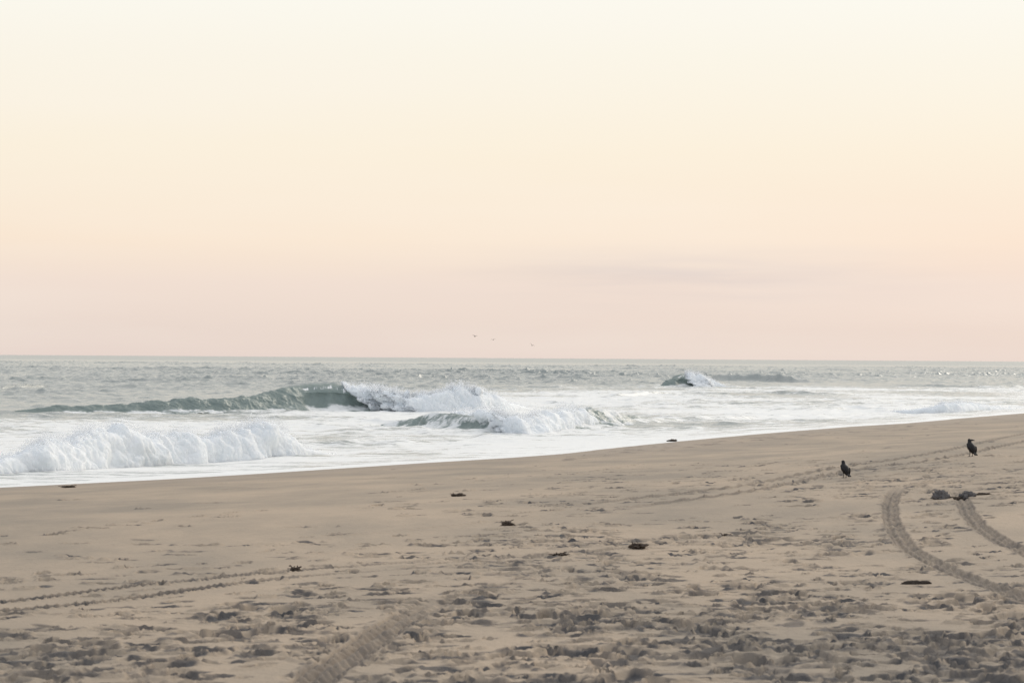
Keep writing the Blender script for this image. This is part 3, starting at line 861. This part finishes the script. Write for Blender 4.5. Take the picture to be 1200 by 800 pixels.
x, y, z = on_beach(990, 559.5)
x, y = float(x[0]), float(y[0])
crow((x, y, ground(x, y) - 0.003), R(124), 1.06, R(-30), 'black crow seen from behind on trampled sand, left of the curving tyre tracks')
x, y, z = on_beach(1138, 534.5)
x, y = float(x[0]), float(y[0])
crow((x, y, ground(x, y) - 0.003), R(122), 1.24, R(-118), 'black crow standing upright behind the two grey lumps, its beak pointing right')

def flying(px, py, dist, span, tilt, yaw, label):
    rx, rz = ray(px, py)
    root = empty('flying_bird', (float(rx * dist), dist, float(CAM_H + rz * dist)), yaw)
    root.rotation_euler = (tilt, 0, yaw)
    tag(root, label, 'bird', 'birds flying low over the sea')
    h = span / 2
    b = loft(spine_rings([(-.36 * h, .0, .02 * h, .02 * h), (-.22 * h, .0, .08 * h, .08 * h), (0, -.01 * h, .14 * h, .15 * h), (.2 * h, 0, .12 * h, .12 * h), (.34 * h, .05 * h, .08 * h, .08 * h), (.5 * h, .06 * h, .06 * h, .06 * h), (.66 * h, .04 * h, .015 * h, .015 * h)]), 14)
    link('body', b, M_GULL, root)
    for s in (-1, 1):
        w_ = loft([((.10 * h, s * .08 * h, .04 * h), (1, 0, 0), .20 * h, (0, 0, 1), .045 * h), ((.14 * h, s * .40 * h, .26 * h), (1, 0, 0), .17 * h, (0, 0, 1), .035 * h),
                  ((.02 * h, s * .75 * h, .24 * h), (1, 0, 0), .12 * h, (0, 0, 1), .022 * h), ((-.12 * h, s * 1.0 * h, .14 * h), (1, 0, 0), .03 * h, (0, 0, 1), .008 * h)], 12)
        link('wing', w_, M_GULL, root)
    t = loft([((-.25 * h, 0, 0), (0, 1, 0), .07 * h, (0, 0, 1), .03 * h), ((-.52 * h, 0, 0), (0, 1, 0), .13 * h, (0, 0, 1), .012 * h)], 12)
    link('tail', t, M_GULL, root)

flying(556.5, 394, 520, 1.45, R(8), R(70), 'leftmost and highest of three distant dark birds over the sea')
flying(578, 398, 560, 1.25, R(-5), R(100), 'middle one of three distant dark birds over the sea, the smallest speck')
flying(623.5, 404.5, 540, 1.35, R(28), R(85), 'rightmost and lowest of three distant birds, banking just above the horizon')

# ------------------------------------------------------------------ lumps, seaweed and driftwood on the sand
def lump_mesh(name, rx, ry, h, seed, freq=5.0, sub=5, rough=0.35):
    bm = bmesh.new(); bmesh.ops.create_icosphere(bm, subdivisions=sub, radius=1.0)
    co = np.array([v.co[:] for v in bm.verts])
    n = fbm3(co[:, 0] * freq * .35 + seed, co[:, 1] * freq * .35, co[:, 2] * freq * .35, 5, 0.55)
    co = co * (1 + rough * n)[:, None]
    co *= np.array([rx, ry, h])
    for v, c in zip(bm.verts, co): v.co = c
    for f in bm.faces: f.smooth = True
    me = bpy.data.meshes.new(name); bm.to_mesh(me); bm.free()
    return me

def place(name, px, py, rx, ry, h, mat, label, cat, group=None, rough=0.35, yaw=0.0, seed=None, strands=0):
    x, y, z = on_beach(px, py); x, y = float(x[0]), float(y[0])
    o = link(name, lump_mesh(name, rx, ry, h, seed if seed is not None else random.random() * 50, rough=rough), mat)
    if strands:
        bm = bmesh.new(); bm.from_mesh(o.data)
        for _ in range(strands):
            a = random.uniform(0, 6.28); l = random.uniform(0.6, 1.5) * max(rx, ry); r = random.uniform(.004, .009)
            p = Vector((rx * .6 * math.cos(a), ry * .6 * math.sin(a), h * .3)); dirn = a
            for k in range(5):
                dirn += random.gauss(0, .5)
                q = p + Vector((math.cos(dirn), math.sin(dirn), 0)) * (l / 5); q.z = max(.004, p.z - h * .08 + random.uniform(-.01, .02))
                rot = (q - p).to_track_quat('Z', 'Y').to_matrix()
                g = bmesh.ops.create_cone(bm, cap_ends=True, segments=6, radius1=r, radius2=r * .9, depth=(q - p).length * 1.1)
                bmesh.ops.rotate(bm, verts=g['verts'], cent=(0, 0, 0), matrix=rot); bmesh.ops.translate(bm, verts=g['verts'], vec=(p + q) / 2)
                p = q
        bm.to_mesh(o.data); bm.free()
    o.location = (x, y, ground(x, y) + h * 0.12); o.rotation_euler = (0, 0, yaw)
    tag(o, label, cat, group)
    return o

place('sand_lump', 1101.5, 584, .145, .13, .130, M_LUMP, 'bigger of two dark grey lumps lying between the tyre tracks', 'lump', rough=0.5, seed=3.3)
place('sand_lump', 1133.5, 582, .125, .11, .105, M_LUMP, 'smaller peaked dark lump at the head of the right-hand tyre track', 'lump', rough=0.55, seed=9.1)
place('seaweed_clump', 1117, 583, .14, .07, .045, M_WEED, 'flat dark seaweed scrap bridging the two grey lumps', 'seaweed', rough=.7, strands=6)
place('seaweed_clump', 1153, 579.5, .15, .06, .026, M_WEED, 'thin brown seaweed scrap trailing right from the smaller lump', 'seaweed', rough=.7, strands=0)
place('driftwood', 1075, 683.5, .16, .035, .035, M_WOOD, 'short dark stick of driftwood lying beside the left tyre track', 'driftwood', rough=.35, yaw=.05)
WEED = [(595, 615.5, .085, .03, 'lone dark seaweed clump on the smooth sand in the middle, with a low peak'),
        (748, 643, .10, .035, 'dark ragged seaweed clump at the right end of the wrack line'),
        (655, 651.5, .10, .014, 'flat long seaweed strip in the middle of the wrack line'),
        (345, 667.5, .06, .022, 'dark seaweed tuft where the two thin left tracks end'),
        (80, 571, .16, .03, 'twig-like dark scrap lying just below the foam edge on the left'),
        (537, 581, .11, .03, 'dark scrap among small marks above the middle of the beach'), (788, 517.5, .19, .07, 'little dark clump silhouetted on the brink against the white wash'),
        (850, 628.5, .06, .026, 'dark tuft on clean sand left of the curving tyre track')]
random.seed(91)
for wi, (px, py, r_, h_, lb) in enumerate(WEED):
    place('seaweed_clump', px, py, r_, r_ * random.uniform(.45, .8), h_, M_WEED, lb, 'seaweed', 'seaweed washed up on the beach', rough=.75, yaw=random.uniform(-.3, .3), strands=5, seed=4.3 + 3.1 * wi).location.z += 0.4 * h_ + 0.01

# ------------------------------------------------------------------ sky, sun, camera
SUN_EL, SUN_AZ = R(27), R(32)                 # azimuth to the right of the view direction
wd = bpy.data.worlds.new('World'); S.world = wd; wd.use_nodes = True
nt = wd.node_tree; L = nt.links
bg = nt.nodes['Background']; bg.inputs['Strength'].default_value = 1.0
wo = nt.nodes['World Output']
sky = nt.nodes.new('ShaderNodeTexSky'); sky.sky_type = 'NISHITA'; sky.sun_disc = False
sky.sun_elevation = SUN_EL; sky.sun_rotation = SUN_AZ
tc = nt.nodes.new('ShaderNodeTexCoord'); sep = nt.nodes.new('ShaderNodeSeparateXYZ')
L.new(tc.outputs['Generated'], sep.inputs[0])
el = math_node(nt, 'POWER', math_node(nt, 'MAXIMUM', sep.outputs[2], 0.0), 0.5)
P5 = lambda z: z ** 0.5
front = ramp(nt, el, [(0.0, srgb(233, 216, 208)), (P5(.012), srgb(236, 219, 209)), (P5(.030), srgb(243, 225, 213)), (P5(.048), srgb(252, 233, 213)), (P5(.085), srgb(254, 242, 222)),
                      (P5(.125), srgb(254, 248, 234)), (P5(.150), srgb(255, 252, 242)), (P5(.30), (1.0, .98, .94)), (P5(.60), (.97, .97, .97)), (1.0, (.86, .88, .91))])
back = ramp(nt, el, [(0.0, (.34, .36, .44)), (P5(.06), (.40, .40, .48)), (P5(.2), (.42, .48, .58)), (P5(.6), (.58, .65, .75)), (1.0, (.86, .88, .91))])
dot = math_node(nt, 'ADD', math_node(nt, 'MULTIPLY', sep.outputs[0], math.sin(SUN_AZ)), math_node(nt, 'MULTIPLY', sep.outputs[1], math.cos(SUN_AZ)))
fr = nt.nodes.new('ShaderNodeMapRange'); fr.interpolation_type = 'SMOOTHSTEP'
fr.inputs['From Min'].default_value = -0.55; fr.inputs['From Max'].default_value = 0.75
L.new(dot, fr.inputs['Value'])
veil = mix_rgb(nt, fr.outputs[0], back, front)
# faint grey cloud bars low over the horizon on the right
mp = nt.nodes.new('ShaderNodeMapping'); mp.inputs['Scale'].default_value = (9, 9, 120); L.new(tc.outputs['Generated'], mp.inputs['Vector'])
cn = tex_noise(nt, 1.0, 4, 0.55, mp.outputs[0])
def bump1(src, c, w):
    d_ = math_node(nt, 'DIVIDE', math_node(nt, 'SUBTRACT', src, c), w)
    return math_node(nt, 'POWER', 2.718, math_node(nt, 'MULTIPLY', math_node(nt, 'MULTIPLY', d_, d_), -1.0))
cm = math_node(nt, 'MULTIPLY', bump1(sep.outputs[0], 0.083, 0.095), bump1(sep.outputs[2], 0.0335, 0.0105))
cm = math_node(nt, 'MULTIPLY', cm, math_node(nt, 'MULTIPLY_ADD', cn, 2.6, -0.7, clamp=True))
veil = mix_rgb(nt, math_node(nt, 'MULTIPLY', cm, 0.72), veil, srgb(220, 208, 205))
# a rosier glow low on the right
pk = math_node(nt, 'MULTIPLY', bump1(sep.outputs[0], 0.22, 0.14), bump1(sep.outputs[2], 0.045, 0.035))
veil = mix_rgb(nt, math_node(nt, 'MULTIPLY', pk, 0.18), veil, srgb(252, 218, 204))
# broad soft streaks of high cloud
mp2 = nt.nodes.new('ShaderNodeMapping'); mp2.inputs['Scale'].default_value = (3, 3, 26); L.new(tc.outputs['Generated'], mp2.inputs['Vector'])
cn2 = tex_noise(nt, 1.0, 5, 0.5, mp2.outputs[0])
veil = mix_rgb(nt, math_node(nt, 'MULTIPLY_ADD', cn2, 0.9, -0.40, clamp=True), veil, (1.0, .93, .84))
bgn = nt.nodes.new('ShaderNodeBackground'); bgn.inputs['Strength'].default_value = 0.06
L.new(sky.outputs[0], bgn.inputs['Color']); L.new(veil, bg.inputs['Color'])
mxw = nt.nodes.new('ShaderNodeMixShader'); mxw.inputs[0].default_value = 0.95
L.new(bgn.outputs[0], mxw.inputs[1]); L.new(bg.outputs[0], mxw.inputs[2]); L.new(mxw.outputs[0], wo.inputs['Surface'])

sl = bpy.data.lights.new('sun', 'SUN'); sl.energy = 1.2; sl.angle = R(30); sl.color = (1.0, .90, .76)
so = bpy.data.objects.new('sun', sl); COL.objects.link(so)
sd = Vector((math.sin(SUN_AZ) * math.cos(SUN_EL), math.cos(SUN_AZ) * math.cos(SUN_EL), math.sin(SUN_EL)))
so.rotation_euler = sd.to_track_quat('Z', 'Y').to_euler()

cam = bpy.data.cameras.new('camera'); co_ = bpy.data.objects.new('camera', cam); COL.objects.link(co_)
cam.sensor_width = 36; cam.lens = F * 36 / 1200
cam.clip_start = 0.5; cam.clip_end = 60000
from mathutils import Matrix
U0 = Vector((0, -math.sin(PITCH), math.cos(PITCH))); R0 = Vector((1, 0, 0)); Fw = Vector((0, math.cos(PITCH), math.sin(PITCH)))
Rv = R0 * math.cos(ROLL) + U0 * math.sin(ROLL); Uv = -R0 * math.sin(ROLL) + U0 * math.cos(ROLL)
mw = Matrix((Rv, Uv, -Fw)).transposed().to_4x4(); mw.translation = (0, 0, CAM_H)
co_.matrix_world = mw
cam.dof.use_dof = True; cam.dof.focus_distance = 70; cam.dof.aperture_fstop = 4.5
S.camera = co_

S.view_settings.view_transform = 'Standard'; S.view_settings.look = 'None'
S.view_settings.exposure = 0.0; S.view_settings.gamma = 1.0; S.view_settings.use_curve_mapping = False
S.cycles.max_bounces = 8; S.cycles.transparent_max_bounces = 24
S.cycles.use_denoising = True
